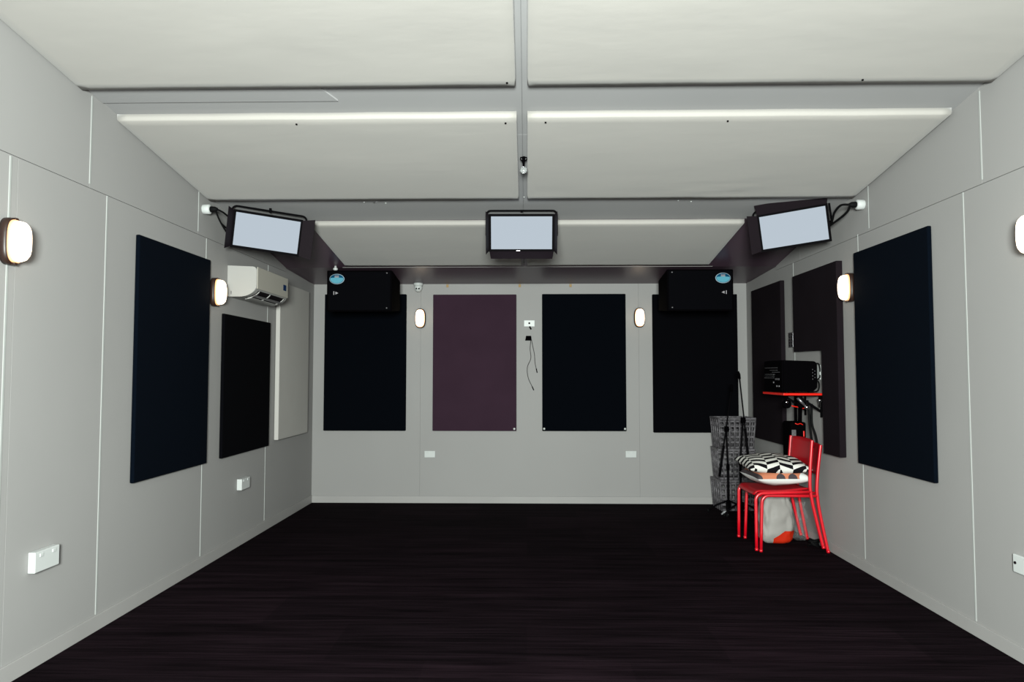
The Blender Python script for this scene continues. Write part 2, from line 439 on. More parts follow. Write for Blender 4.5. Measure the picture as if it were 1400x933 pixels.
# ------------------------------------------------------------------ wall acoustic panels
def wall_panel(kind, a0, a1, z0, z1, m, label, screws=(), th=.045):
    if kind == 'B': o = MB().box(a0, a1, YB-.048, YB-.0005, z0, z1, M[m], .006).build('acoustic_panel')
    if kind == 'L': o = MB().box(XL+.0042, XL+th, a0, a1, z0, z1, M[m], .006).build('acoustic_panel')
    if kind == 'R': o = MB().box(XR-th, XR-.0042, a0, a1, z0, z1, M[m], .006).build('acoustic_panel')
    tag(o, label, 'acoustic panel', 'fabric acoustic wall panels')
    for (x, z) in screws:
        MB().lathe([(.012, 0), (.012, .004), (.006, .007)], M['white'], 10, X=T(x, YB-.048, z) @ RX(PI/2)).build('screw_cap', o)
    return o
wall_panel('B', -2.226, -1.325, .787, 2.286, 'blueblack', 'blue black fabric panel on the back wall under the left loudspeaker')
wall_panel('B', -1.028, -.112, .787, 2.28, 'purple', 'plum purple fabric panel on the back wall', [(-.135, .81)])
wall_panel('B', .170, 1.083, .787, 2.284, 'blueblack', 'black fabric panel with white corner screws on the back wall', [(.19, .812), (1.066, .812)])
wall_panel('B', 1.377, 2.295, .772, 2.278, 'black_fab', 'black fabric panel on the back wall behind the microphone stands')
wall_panel('L', 4.15, 5.105, .755, 2.245, 'navy', 'tall navy fabric panel on the left wall between two lamps', th=.030)
wall_panel('L', 5.36, 6.34, .757, 1.872, 'black_fab', 'shorter black fabric panel under the air conditioner', th=.030)
wall_panel('L', 6.53, 7.41, .79, 2.28, 'pale_fab', 'pale grey fabric panel at the far end of the left wall')
wall_panel('R', 4.185, 5.135, .765, 2.285, 'navy', 'tall navy fabric panel on the right wall', th=.030)
# L-shaped one, cut out behind the shelf
y0, y1, yc, zc = 5.375, 6.26, 5.67, 1.60
o = MB().prism([(y0, .775), (y0, 2.27), (y1, 2.27), (y1, zc), (yc, zc), (yc, .775)], XR-.05, XR-.0005, 'x', M['charcoal'], bev=.005).build('acoustic_panel')
tag(o, 'charcoal fabric panel with its lower corner cut away behind the red shelf', 'acoustic panel', 'fabric acoustic wall panels')
wall_panel('R', 6.57, 7.42, .75, 2.28, 'charcoal', 'charcoal fabric panel in the far right corner')

# ------------------------------------------------------------------ bulkhead lamps
def make_sconce(label, loc, rot):
    t = thing('wall_lamp', label, 'lamp', loc, rot, 'oval bulkhead wall lamps')
    # local: +z out of the wall, x across, y up
    MB().lathe([(1.0, 0), (1.0, .022), (.93, .034), (.80, .036)], M['sbase'], 32, sx=.060, sy=.108, sup=2.8).build('base', t)
    MB().lathe([(1.0, .0345), (1.0, .042), (.955, .046)], M['sconce_rim'], 32, sx=.0515, sy=.0985, sup=2.8).build('rim', t)
    MB().lathe([(1.0, .040), (1.0, .058), (.95, .074), (.82, .086), (.55, .094), (.2, .097), (.02, .0975)], M['sconce'], 32, sx=.0475, sy=.0925, sup=2.8).build('glass_dome', t)
    for s in (-1, 1):
        MB().box(-.010, .010, s*.098-.010, s*.098+.010, .015, .043, M['sbase'], .003).build('clip', t)
    return t
RB = (PI/2, 0, 0); RL = (PI/2, 0, PI/2); RRt = (PI/2, 0, -PI/2)
s0 = make_sconce('oval lamp on the back wall between the left loudspeaker and the plum panel', (-1.172, YB, 2.02), RB)
dup(s0, (1.237, YB, 2.024), RB, 'oval lamp on the back wall between the two black panels')
dup(s0, (XL, 3.12, 2.005), RL, 'oval lamp at the near left edge of the left wall')
dup(s0, (XL, 5.215, 2.02), RL, 'oval lamp on the left wall beside the air conditioner')
dup(s0, (XR, 5.23, 2.045), RRt, 'oval lamp on the right wall between the charcoal and navy panels')
dup(s0, (XR, 3.32, 2.06), RRt, 'oval lamp cut off by the right edge of the picture')

# ------------------------------------------------------------------ studio lights
FW, FH = .471, .25
def make_studio_light(label, loc, yw, tilt, roll, flaps, plate=False, group='hanging studio light panels'):
    t = thing('studio_light', label, 'studio light', loc, (0, 0, 0), group)
    R_ = RZ(yw) @ RX(tilt) @ RY(roll)
    RY_ = RZ(yw) @ RY(roll)       # yoke keeps upright
    bw, bh = FW+.034, FH+.038
    mb = MB()
    mb.box(-bw/2, bw/2, .004, .075, -bh/2, bh/2, M['blackmetal'], .006, X=R_)
    for k in range(9): mb.box(-bw/2+.03, bw/2-.03, .075, .100, -bh/2+.03+k*.025, -bh/2+.036+k*.025, M['blackmetal'], X=R_)
    body = mb.build('housing', t)
    mb = MB()
    for (a0, a1, b0, b1) in ((-bw/2, bw/2, FH/2, bh/2), (-bw/2, bw/2, -bh/2, -FH/2), (-bw/2, -FW/2, -FH/2, FH/2), (FW/2, bw/2, -FH/2, FH/2)):
        mb.box(a0, a1, -.012, .006, b0, b1, M['blackmetal'], .0015, X=R_)
    fr = mb.build('front_frame', t)
    if plate: MB().box(-.040, -.012, -.0135, -.011, -bh/2+.005, -bh/2+.010, M['dimsteel'], X=R_).build('name_plate', fr)
    MB().box(-FW/2, FW/2, .0, .0038, -FH/2, FH/2, M['led'], X=R_).build('diffuser', t)
    for side, (ang, ln, sk) in flaps.items():
        a = math.radians(ang)   # 0 = straight forward, 90 = opened flat outward, more = folded back
        mb = MB()
        L = (FH if side in 'lr' else FW)/2+.012
        # a plate in local (u along the hinge, v away from it)
        poly = [(-L, 0), (L, 0), (L+sk, ln), (-L-sk, ln)]
        if side in 'lr':
            s = -1 if side == 'l' else 1
            X = R_ @ T(s*(bw/2-.002), -.013, 0) @ RZ(-s*a if s > 0 else a) 
            # plate spans -y (forward), u = z
            b = mb.bm; vs = []
            for th in (-.0012, .0012): vs.append([b.verts.new((th, -v, u)) for u, v in poly])
            X = R_ @ T(s*(bw/2-.002), -.013, 0) @ RZ(s*a)
        else:
            s = 1 if side == 't' else -1
            b = mb.bm; vs = []
            for th in (-.0012, .0012): vs.append([b.verts.new((u, -v, th)) for u, v in poly])
            X = R_ @ T(0, -.013, s*(bh/2-.002)) @ RX(-s*a)
        A, B = vs
        b.faces.new(A); b.faces.new(B[::-1])
        for i in range(4): b.faces.new((A[i], B[i], B[(i+1) % 4], A[(i+1) % 4]))
        mb._fin(A+B, M['flap'], X, False)
        mb.build('barn_door', t)
    # yoke
    yw2, yh, r = bw/2+.022, .183, .035
    pts = [(-yw2, .04, -.01), (-yw2, .04, yh-r)]+[(-yw2+r-r*math.cos(a), .04, yh-r+r*math.sin(a)) for a in [PI/2*i/5 for i in range(1, 6)]]
    pts += [(-p[0], p[1], p[2]) for p in pts[::-1]]
    MB().tube(pts, .0075, M['blackmetal'], 8, X=RY_).build('yoke', t)
    for s in (-1, 1):
        MB().lathe([(.010, 0), (.019, .006), (.019, .026), (.012, .03)], M['black'], 12, X=RY_ @ T(s*(bw/2-.001), .04, 0) @ RY(s*PI/2)).build('tilt_knob', t)
    top = (RY_ @ Vector((0, .04, yh)))
    zc = hc(loc[1]+top.y)-loc[2]
    MB().tube([(top.x, top.y, top.z-.012), (top.x, top.y, zc+.0)], .010, M['blackmetal'], 10).build('mount_stud', t)
    return t
rad = math.radians
make_studio_light('black studio light panel hanging at the centre of the ceiling', (-.038, 5.376, 2.494), 0, rad(12), rad(.2),
                  {'l': (12, .095, .025), 'r': (12, .095, .025), 'b': (38, .085, -.012)}, True)
make_studio_light('black studio light panel hanging by the left wall above the air conditioner', (-1.995, 5.315, 2.487), rad(17), rad(10.5), rad(6),
                  {'l': (22, .085, .02), 'r': (66, .10, .02)})
make_studio_light('black studio light panel with its top flap raised, by the right wall', (2.035, 5.345, 2.516), rad(-16.5), rad(12), rad(-6.6),
                  {'t': (62, .085, .015), 'l': (60, .085, .012)})

# sockets and cables of the side lights
def round_socket(label, x, s, y, z):      # s = direction into the room
    t = thing('power_socket', label, 'socket', (x, y, z), group=None)
    MB().lathe([(.034, 0), (.036, .004), (.036, .046), (.032, .052)], M['white'], 20, X=RY(s*PI/2)).build('housing', t)
    MB().lathe([(.020, .052), (.022, .058), (.020, .085), (.010, .105)], M['rubber'], 14, X=RY(s*PI/2)).build('plug', t)
    return t
round_socket('white round socket with black plug high on the left wall', XL, 1, 5.03, 2.607)
round_socket('white round socket with black plug high on the right wall', XR, -1, 5.02, 2.615)
def cable(label, paths, r, m='rubber', name='cable'):
    mb = MB()
    for p in paths: mb.tube(smooth_path(p), r, M[m], 8)
    return tag(mb.build(name), label, 'cable')
cable('black power cables from the left wall socket to the hanging light', [
    [(XL+.10, 5.03, 2.607), (-2.245, 5.10, 2.60), (-2.235, 5.22, 2.578), (-2.215, 5.36, 2.545)],
    [(XL+.09, 5.03, 2.60), (-2.265, 5.08, 2.545), (-2.255, 5.18, 2.475), (-2.235, 5.35, 2.39)],
    [(-2.262, 5.11, 2.52), (-2.25, 5.20, 2.495), (-2.225, 5.35, 2.465)]], .0065)
cable('looped black power cable from the right wall socket to the hanging light', [
    [(XR-.10, 5.02, 2.615), (2.27, 5.07, 2.622), (2.262, 5.16, 2.588), (2.285, 5.26, 2.545), (2.275, 5.38, 2.51)],
    [(XR-.095, 5.02, 2.61), (2.318, 5.08, 2.575), (2.305, 5.20, 2.545), (2.265, 5.38, 2.50)]], .0085)

# ------------------------------------------------------------------ small hanging detector on the centre joint
t = thing('ceiling_detector', 'small black clip with a clear round lens hanging in the centre ceiling gap', 'sensor', (-.018, 4.50, hc(4.50)), (0, 0, 0))
mb = MB(); mb.tube([(0, 0, .0), (0, 0, -.030)], .011, M['black'], 10)
mb.build('socket', t)
mb = MB()
for s in (-1, 1): mb.tube([(s*.006, 0, -.004), (s*.020, -.004, -.006), (s*.021, -.004, -.018), (s*.010, 0, -.030)], .004, M['black'], 6)
mb.tube([(0, 0, -.028), (0, .01, -.060)], .010, M['black'], 10, r1=.006)
mb.build('clip', t)
MB().lathe([(.004, -.012), (.018, -.008), (.024, 0), (.018, .008), (.004, .012)], M['glass'], 20, X=T(0, .012, -.083) @ RX(rad(75))).build('lens', t)
MB().tube([(.024*math.cos(a), .012+.004*math.sin(a), -.083+.024*math.sin(a)) for a in [2*PI*i/20 for i in range(20)]], .0025, M['chrome'], 6, closed=True).build('ring', t)
# sensor near left speaker, dome camera
t = thing('ceiling_sensor', 'tiny white knob on the ceiling edge above the left loudspeaker', 'sensor', (-1.855, 6.74, 2.455))
MB().lathe([(.011, .0), (.012, -.018), (.022, -.024), (.024, -.034), (.014, -.044)], M['white'], 14).build('housing', t)
t = thing('dome_camera', 'white dome security camera above the left lamp of the back wall', 'camera', (-1.19, 7.655, sof(7.655)))
MB().lathe([(.052, 0), (.052, -.022), (.046, -.030)], M['white'], 24).build('base', t)
MB().lathe([(.044, -.028), (.046, -.052), (.038, -.076), (.024, -.092), (.006, -.098)], M['white'], 24).build('dome', t)
mb = MB()
for s in (-1, 1): mb.lathe([(.009, 0), (.009, .006), (.006, .008)], M['black'], 12, X=T(s*.014, -.0375, -.064) @ RX(PI/2+.25))
mb.build('lens', t)
# tan tabs on the back wall
for k, (x, lab) in enumerate(((-.875, 'above the plum panel'), (-.075, 'over the white wall plate'), (.485, 'above the black panel with corner screws'))):
    tag(MB().box(x-.013, x+.013, YB-.006, YB-.0003, 2.365, 2.398, M['tan'], .003).build('tape_tab'), 'tan tab at the top of the back wall '+lab, 'tape', 'tan tabs along the top of the back wall')

# ------------------------------------------------------------------ loudspeakers
def make_speaker(label, xc, sg):
    # sg=+1: badge on the left side of the cabinet
    t = thing('loudspeaker', label, 'loudspeaker', (xc, 6.75, 2.214), (0, 0, 0), 'wall loudspeakers')
    W, H0, D = .636, .20, .44
    def ring(y, w, z0, z1): return [(-w/2, y, z0), (w/2, y, z0), (w/2, y, z1), (-w/2, y, z1)]
    mb = MB(); b = mb.bm
    R1 = [b.verts.new(p) for p in ring(0, W, -.205, .200)]; R2 = [b.verts.new(p) for p in ring(D, W*1.0, -.16, .15)]
    b.faces.new(R1); b.faces.new(R2[::-1])
    for i in range(4): b.faces.new((R1[i], R2[i], R2[(i+1) % 4], R1[(i+1) % 4]))
    bmesh.ops.bevel(b, geom=list(b.edges), offset=.010, segments=2, affect='EDGES', profile=.5)
    mb._fin(list(b.verts), M['black'], None, False)
    mb.build('cabinet', t)
    mb = MB(); mb.box(-W/2+.015, W/2-.015, -.010, .004, -.19, .185, M['black_fab'], .006)
    g = mb.build('grille', t)
    bx = -sg*.216; bz = .113
    def disc(rx, rz, yy, th, m, name, cx=bx, cz=bz, par=None):
        return MB().lathe([(1, 0), (1, th)], M[m], 40, sx=rx, sy=rz, X=T(cx, yy, cz) @ RX(PI/2)).build(name, par)
    bd = disc(.073, .050, -.010, .003, 'badge_rim', 'badge', par=t)
    disc(.067, .044, -.0128, .002, 'dblue_badge', 'badge_field', par=bd)
    pts = [( .064*math.cos(a), .041*math.sin(a)) for a in [PI+PI*i/24 for i in range(25)]]
    pts += [(.060, .010), (.030, .012), (0, .014), (-.030, .012), (-.060, .010)]
    MB().prism([(bx+a, bz+c) for a, c in pts], -.0165, -.0145, 'y', M['blue_badge']).build('badge_wave', bd)
    mb = MB()
    mb.box(bx-.022, bx+.020, -.0175, -.0145, bz+.014, bz+.022, M['badge_grey'])
    for k in range(4): mb.box(bx-.020+k*.0105, bx-.013+k*.0105, -.0175, -.0145, bz+.025, bz+.034, M['badge_grey'])
    mb.build('badge_lettering', bd)
    # bar and arrowhead mark
    mx = -sg*.245; mz = -.024
    mb = MB(); mb.box(mx-.004, mx+.004, -.012, -.010, mz-.017, mz+.017, M['badge_grey'])
    ax = mx+sg*.016
    mb.prism([(ax, mz-.014), (ax, mz+.014), (ax+sg*.028, mz)], -.012, -.010, 'y', M['badge_grey'])
    mb.build('printed_mark', t)
    mb = MB(); mb.box(-.05, .05, D-.03, 7.668-6.75, -.05, .05, M['blackmetal'], .004)
    mb.box(-.09, .09, 7.66-6.75, 7.671-6.75, -.10, .10, M['blackmetal'], .002)
    mb.build('wall_bracket', t)
    for s in (-1, 1): MB().lathe([(.008, 0), (.008, .004)], M['dimsteel'], 10, X=T(sg*.27, -.010, s*.17) @ RX(PI/2)).build('screw_head', t)
    return t
make_speaker('black loudspeaker with blue oval badge at its left end, left side of the back wall', -1.623, 1)
make_speaker('black loudspeaker with blue oval badge at its right end, above the microphone stands', 1.668, -1)

# ------------------------------------------------------------------ air conditioner
t = thing('air_conditioner', 'white split air conditioner high on the left wall', 'air conditioner', (XL, 5.46, 2.015))
D, L, H0 = .232, .72, .248
prof = [(0, 0), (.115, 0)]+arc(.135, .075, .092, -100, -18, 7)[0:]+[(D, .08)]+arc(D-.022, H0-.026, .022, 0, 80, 4)+[(0, H0)]
prof = [(0, .0), (.10, .0)]+[(.10+.132*math.sin(a), .088-.088*math.cos(a)) for a in [PI/2*i/9 for i in range(1, 10)]]+[(D, H0-.040)]+[(D-.03+.03*math.cos(a), H0-.04+.030*math.sin(a)) for a in [PI/2*i/4 for i in range(1, 5)]]+[(0, H0)]
MB().prism(prof, .012, L-.012, 'y', M['ac']).build('body', t)
for a, b_ in ((0, .012), (L-.012, L)): MB().prism(prof, a, b_, 'y', M['ac'], bev=.003).build('end_cap', t)
fp = MB().box(D-.001, D+.006, .010, L-.004, .062, H0-.012, M['ac2'], .003).build('front_panel', t)
MB().box(D+.0055, D+.008, L-.125, L-.060, .120, .170, M['led_blue'], .004).build('display', fp)
# outlet slot + louvres under the front
def curve_strip(f0, f1, off, a, b_, m, name, th=.002, n=8):
    P = []
    for i in range(n+1):
        al = PI/2*(f0+(f1-f0)*i/n); P.append((.10+(.132+off)*math.sin(al), .088-(.088+off)*math.cos(al)))
    Q = []
    for i in range(n, -1, -1):
        al = PI/2*(f0+(f1-f0)*i/n); Q.append((.10+(.132+off+th)*math.sin(al), .088-(.088+off+th)*math.cos(al)))
    return MB().prism(P+Q, a, b_, 'y', M[m]).build(name, t)
curve_strip(.14, .74, -.0005, .07, L-.05, 'dark', 'outlet_slot')
curve_strip(.06, .30, .010, .075, L-.055, 'ac', 'louvre', .004)
curve_strip(.36, .50, .007, .075, L-.055, 'dimsteel', 'louvre', .002)
for f in (.12, .45, .9):
    curve_strip(.14, .72, .0015, L*f, L*f+.008, 'ac', 'louvre_rib', .006)
MB().box(.030, .036, -.0012, .001, .018, .045, M['dimsteel']).build('end_label', t)

# ------------------------------------------------------------------ sockets and plates
def outlet(label, loc, rz, wd, ht, th, dots=(), group='white wall sockets'):
    t = thing('wall_socket', label, 'socket', loc, (0, 0, rz), group)
    MB().box(-wd/2, wd/2, -th, -.0003, -ht/2, ht/2, M['white'], .004).build('plate', t)
    for k, (x, z) in enumerate(dots): MB().box(x-.012, x+.012, -th-.004, -th+.001, z-.008, z+.008, M['white'], .002).build('rocker_switch', t)
    return t
def slots(t, pts, th, r=.004):
    for x, z in pts: MB().lathe([(r, 0), (r, .002)], M['dark'], 8, X=T(x, -th, z) @ RX(PI/2)).build('socket_hole', t)
o = outlet('double wall socket low on the left wall nearest the camera', (XL, 3.405, .508), PI/2, .175, .098, .036, [(-.045, .03), (.045, .03)])
outlet('double wall socket low on the left wall under the shorter black panel', (XL, 5.80, .503), PI/2, .17, .09, .042, [(-.04, .03), (.04, .03)])
o = outlet('wall socket low on the right wall at the picture edge', (XR, 3.465, .475), -PI/2, .19, .088, .016)
MB().lathe([(.007, 0), (.007, .004)], M['dark'], 10, X=T(-.075, -.016, .004) @ RX(PI/2)).build('socket_hole', o)
outlet('wall socket low on the back wall below the plum panel', (-1.06, YB, .53), 0, .118, .072, .014, [(-.03, .018), (.03, .018)])
outlet('wall socket low on the back wall right of the panel with corner screws', (1.133, YB, .535), 0, .118, .072, .018, [(-.03, .018), (.03, .018)])
o = outlet('white wall plate at eye level in the middle of the back wall', (.03, YB, 1.963), 0, .12, .072, .014)
MB().lathe([(.011, 0), (.009, .005)], M['dark'], 12, X=T(0, -.014, .002) @ RX(PI/2)).build('socket_hole', o)
MB().tube([(.005, -.012, -.036), (.010, -.022, -.050), (.020, -.022, -.066)], .009, M['rubber'], 8).build('plug', o)
o = outlet('small white socket on the right wall behind the cable loop', (XR, 5.845, 1.42), -PI/2, .085, .12, .012)
# patch plate with dark sockets between the two charcoal panels
t = thing('connector_plate', 'narrow grey plate with dark sockets between the two charcoal panels', 'connector plate', (XR, 6.425, 1.715))
MB().box(-.012, -.0003, -.055, .055, -.068, .068, M['dimsteel'], .002).build('plate', t)
for k in range(5):
    for j in range(2):
        MB().lathe([(.0095, 0), (.0095, .003)], M['dark'], 10, X=T(-.012, -.026+j*.05, -.050+k*.025) @ RY(-PI/2)).build('connector', t)
# adapter with two leads
t = thing('cable_adapter', 'black adapter box with two thin leads on the back wall', 'adapter', (.02, YB, 1.80))
MB().prism([(-.036, -.026), (.036, -.026), (.030, .026), (-.026, .026)], -.030, -.0003, 'y', M['black'], bev=.003).build('box', t)
for path, nm in (([(.026, -.018, -.02), (.018, -.014, -.12), (.026, -.012, -.22), (-.012, -.012, -.32), (-.004, -.012, -.43), (.040, -.012, -.53)], 1),
                 ([(.034, -.018, -.02), (.050, -.014, -.10), (.066, -.012, -.18), (.072, -.012, -.27), (.086, -.012, -.335)], 2)):
    l = MB().tube(smooth_path(path), .0034, M['lead'], 6).build('lead', t)
    e = Vector(path[-1]); d = (Vector(path[-1])-Vector(path[-2])).normalized()
    MB().tube([e, e+d*.045], .0055, M['black'], 8).build('lead_tip', l)

# ------------------------------------------------------------------ red shelf and what is on it
t = thing('wall_shelf', 'red wall shelf carrying the black microwave on the right wall', 'shelf', (XR, 5.73, 1.25))
MB().box(-.335, -.0005, 0, .50, -.018, 0, M['shelfred'], .002).build('board', t)
for y in (.07, .40):
    mb = MB(); mb.box(-.012, -.0006, y-.012, y+.012, -.20, -.018, M['blackmetal'], .002)
    mb.box(-.21, -.004, y-.012, y+.012, -.028, -.018, M['blackmetal'], .001)
    mb.tube([(-.195, y, -.026), (-.012, y, -.150)], .0105, M['blackmetal'], 8)
    mb.build('bracket', t)
t = thing('microwave_oven', 'black microwave on the red shelf', 'microwave', (XR-.185, 5.76, 1.25))
prof = [(-.135, .012), (.100, .012), (.135, .045), (.135, .225)]+[(.105+.03*math.cos(a), .230+.03*math.sin(a)) for a in [PI/2*i/4 for i in range(0, 5)]]+[(-.135, .268)]
MB().prism(prof, 0, .43, 'y', M['black'], bev=.004).build('housing', t)
MB().box(-.150, -.1345, .004, .426, .014, .264, M['black'], .004).build('door', t)
mb = MB()
for k, (z, a, b_) in enumerate(((.205, .10, .40), (.185, .10, .28), (.168, .05, .22), (.150, .16, .40), (.120, .18, .42))):
    mb.box(-.1525, -.150, a, b_, z, z+.004, M['dimsteel'])
mb.box(-.1530, -.150, .17, .415, .133, .142, M['chrome']); mb.box(-.1530, -.150, .19, .415, .152, .157, M['chrome'])
mb.box(-.1530, -.150, .06, .15, .105, .120, M['dimsteel'])
mb.build('door_trim', t)
for y, z in ((.185, .085), (.11, .055), (.06, .055)): MB().lathe([(.009, 0), (.008, .008)], M['dimsteel'], 12, X=T(-.150, y, z) @ RY(-PI/2)).build('knob', t)
mb = MB()
for k in range(7): mb.box(.095+(k % 2)*.018, .100+(k % 2)*.018, -.0018, .001, .11+k*.013, .118+k*.013, M['dimsteel'])
mb.build('side_vent', t)
for x, y in ((-.1, .04), (.09, .04), (-.1, .39), (.09, .39)): MB().lathe([(.012, 0), (.012, .013)], M['rubber'], 10, X=T(x, y, 0)).build('foot', t)
cable('black cable looping behind the microwave by the wall', [
    [(2.365, 5.80, 1.49), (2.385, 5.79, 1.488), (2.398, 5.80, 1.45), (2.402, 5.81, 1.41), (2.395, 5.80, 1.375), (2.37, 5.79, 1.36)],
    [(2.367, 5.78, 1.352), (2.380, 5.78, 1.335), (2.382, 5.78, 1.30), (2.372, 5.78, 1.27), (2.345, 5.77, 1.262), (2.30, 5.755, 1.258)]], .0055)

# hanging things under the shelf
t = thing('headphones', 'black headphones with shiny earcups hanging under the red shelf', 'headphones', (2.20, 5.87, 1.232))
MB().tube(smooth_path([(-.055, 0, -.055), (-.045, .0, -.012), (0, 0, -.004), (.050, 0, -.010), (.065, 0, -.060)]), .007, M['black'], 8).build('headband', t)
for x in (-.052, .062):
    e = MB().lathe([(.004, -.022), (.028, -.020), (.036, -.008), (.036, .012), (.026, .022), (.004, .024)], M['black'], 18, X=T(x, -.002, -.075) @ RX(PI/2)).build('earcup', t)
    MB().lathe([(.004, .0), (.013, .002), (.011, .007)], M['chrome'], 12, X=T(x-.006, -.026, -.058) @ RX(PI/2)).build('cap', e)
t = thing('microphone', 'silver headed microphone hanging from the shelf bracket', 'microphone', (2.27, 5.815, 1.20))
MB().tube([(-.055, -.01, .012), (.010, -.01, -.060)], .013, M['dimsteel'], 12, r1=.009).build('body', t)
MB().lathe([(.004, -.018), (.014, -.014), (.019, 0), (.014, .014), (.004, .018)], M['chrome'], 14, X=T(.018, -.01, -.068)).build('head', t)
t = thing('microphone', 'small silver and black microphone hung close to the wall under the shelf end', 'microphone', (2.375, 5.765, 1.228))
MB().tube([(0, 0, 0), (0, 0, -.028)], .006, M['black'], 8).build('clip', t)
MB().lathe([(.006, -.095), (.010, -.09), (.011, -.05), (.016, -.045), (.016, -.028), (.006, -.022)], M['chrome'], 12).build('body', t)
t = thing('hanging_strap', 'red strap slung under the red shelf above the black equipment case', 'strap', (2.22, 5.86, 1.135))
MB().tube(smooth_path([(-.035, 0, .008), (0, 0, .0), (.03, 0, -.004), (.065, 0, -.014)]), .005, M['shelfred'], 6).build('band', t)
t = thing('equipment_case', 'black equipment case with grey side pocket hanging below the red shelf', 'case', (2.335, 6.14, .672))
MB().box(-.068, .068, -.03, .17, 0, .320, M['black'], .018).build('body', t)
MB().box(-.060, -.022, -.034, -.028, .085, .255, M['grey_pane'], .004).build('pocket', t)
MB().tube([(.0, .03, .31), (.0, .03, .42), (-.01, .0, .565)], .014, M['black'], 8).build('hanger', t)
MB().tube([(.035, .03, .31), (.04, .03, .44), (.045, .03, .565)], .018, M['black'], 8).build('hanger', t)
MB().tube(smooth_path([(-.030, -.031, .310), (-.01, -.036, .302), (.012, -.036, .308), (.034, -.036, .298)]), .004, M['shelfred'], 6).build('red_trim', t)
MB().box(.038, .050, -.034, -.028, .195, .245, M['shelfred'], .003).build('red_tag', t)
cable('thick black cable hanging from the shelf bracket down beside the equipment case', [
    [(2.335, 5.82, 1.16), (2.335, 5.83, 1.05), (2.34, 5.83, .98), (2.365, 5.83, .90), (2.38, 5.83, .80), (2.385, 5.83, .66)],
    [(2.30, 5.82, 1.19), (2.315, 5.83, 1.06), (2.325, 5.83, .93), (2.35, 5.85, .80)]], .010)

# ------------------------------------------------------------------ stacked chairs
def make_chair(label, loc, rz):
    t = thing('stacking_chair', label, 'chair', loc, (0, 0, rz), 'red stacking chairs')
    r = .0125
    for s in (-1, 1):
        y = s*.222
        f = [(-.268, y*1.04, 0), (-.262, y*1.02, .15), (-.252, y, .385)]+[(-.252+.055-.055*math.cos(a), y, .385+.055*math.sin(a)) for a in [PI/2*i/6 for i in range(1, 7)]]+[(0, y, .440), (.178, y, .440)]
        MB().tube(f, r, M['red'], 12).build('front_leg', t)
        p = [(.252, y*1.03, 0), (.222, y*1.01, .16), (.190, y, .34), (.178, y, .44), (.176, y, .50), (.185, y, .62), (.207, y, .80), (.213, y, .842)]
        MB().tube(smooth_path(p, 4), r, M['red'], 12).build('rear_leg', t)
        for nm, (x, yy) in enumerate(((-.268, y*1.04), (.252, y*1.03))):
            MB().lathe([(.0135, 0.0), (.0135, .018)], M['red'], 10, X=T(x, yy, 0)).build('foot', t)
    for x, z in ((-.18, .437), (.13, .437)):
        MB().tube([(x, -.222, z), (x, .222, z)], .009, M['red'], 8).build('cross_bar', t)
    g = []
    for top in (0,):
        for i in range(17):
            u = i/16; x = -.262+u*.43
            z = .462-.012*math.sin(PI*min(1, u*1.1))
            if u < .12: z -= (.12-u)**2*2.2
            g.append([Vector((x, yy, z-.006*(1-(yy/.2)**2))) for yy in [(-.213+.426*j/12) for j in range(13)]])
    o = MB().sheet(g, M['redseat']).build('seat', t)
    md = o.modifiers.new('s', 'SOLIDIFY'); md.thickness = .012; md.offset = 0
    g = []
    for i in range(9):
        v = i/8; z = .600+v*.245
        row = []
        for j in range(13):
            u = -1+2*j/12
            x = .185+.022*((z-.62)/.18)+.022*(1-u*u)+.004
            row.append(Vector((x, u*.218, z-(.012*(abs(u)**6))*(1 if i == 8 else 0))))
        g.append(row)
    o = MB().sheet(g, M['redseat']).build('backrest', t)
    md = o.modifiers.new('s', 'SOLIDIFY'); md.thickness = .010; md.offset = 0
    return t
c0 = make_chair('lower red metal chair of the stack of two, standing on the floor', (2.128, 5.885, 0), rad(-2.2))
c1 = dup(c0, (2.066, 5.835, .034), (0, rad(-2), 0), 'upper red metal chair of the stack of two, holding the cushions')

def make_cushion(name, label, loc, rot, m, half, thick, mseed, par=None):
    N = 28; mb = MB(); b = mb.bm
    def pt(u, v, s):
        # pinch edges inwards between corners
        k = .07
        x = half[0]*u*(1-k*(1-v*v)); y = half[1]*v*(1-k*(1-u*u))
        h = thick*((1-u*u)**.42)*((1-v*v)**.42)
        h *= 1+.10*noise.noise(Vector((u*2.3+mseed, v*2.3, s)))
        sag = .78 if s < 0 else 1
        return Vector((x, y, s*h*sag+.006*noise.noise(Vector((u*1.7, v*1.7, mseed)))))
    for s in (1, -1):
        V = [[b.verts.new(pt(-1+2*i/N, -1+2*j/N, s)) for i in range(N+1)] for j in range(N+1)]
        for j in range(N):
            for i in range(N):
                b.faces.new((V[j][i], V[j][i+1], V[j+1][i+1], V[j+1][i]))
    bmesh.ops.remove_doubles(b, verts=list(b.verts), dist=.0008)
    mb._fin(list(b.verts), M[m], None, True)
    o = mb.build(name, par, loc, rot)
    return o
c = make_cushion('cushion', '', (2.035, 5.855, .572), (0, 0, rad(2)), 'terra', (.218, .225), .090, 1)
tag(c, 'terracotta and white cushion with grey spots lying on the red chair seat', 'cushion', 'cushions on the red chair')
c = make_cushion('cushion', '', (2.018, 5.87, .662), (rad(3), rad(.5), rad(-3)), 'zigzag', (.252, .25), .082, 4)
tag(c, 'black and white zigzag cushion on top of the terracotta one', 'cushion', 'cushions on the red chair')

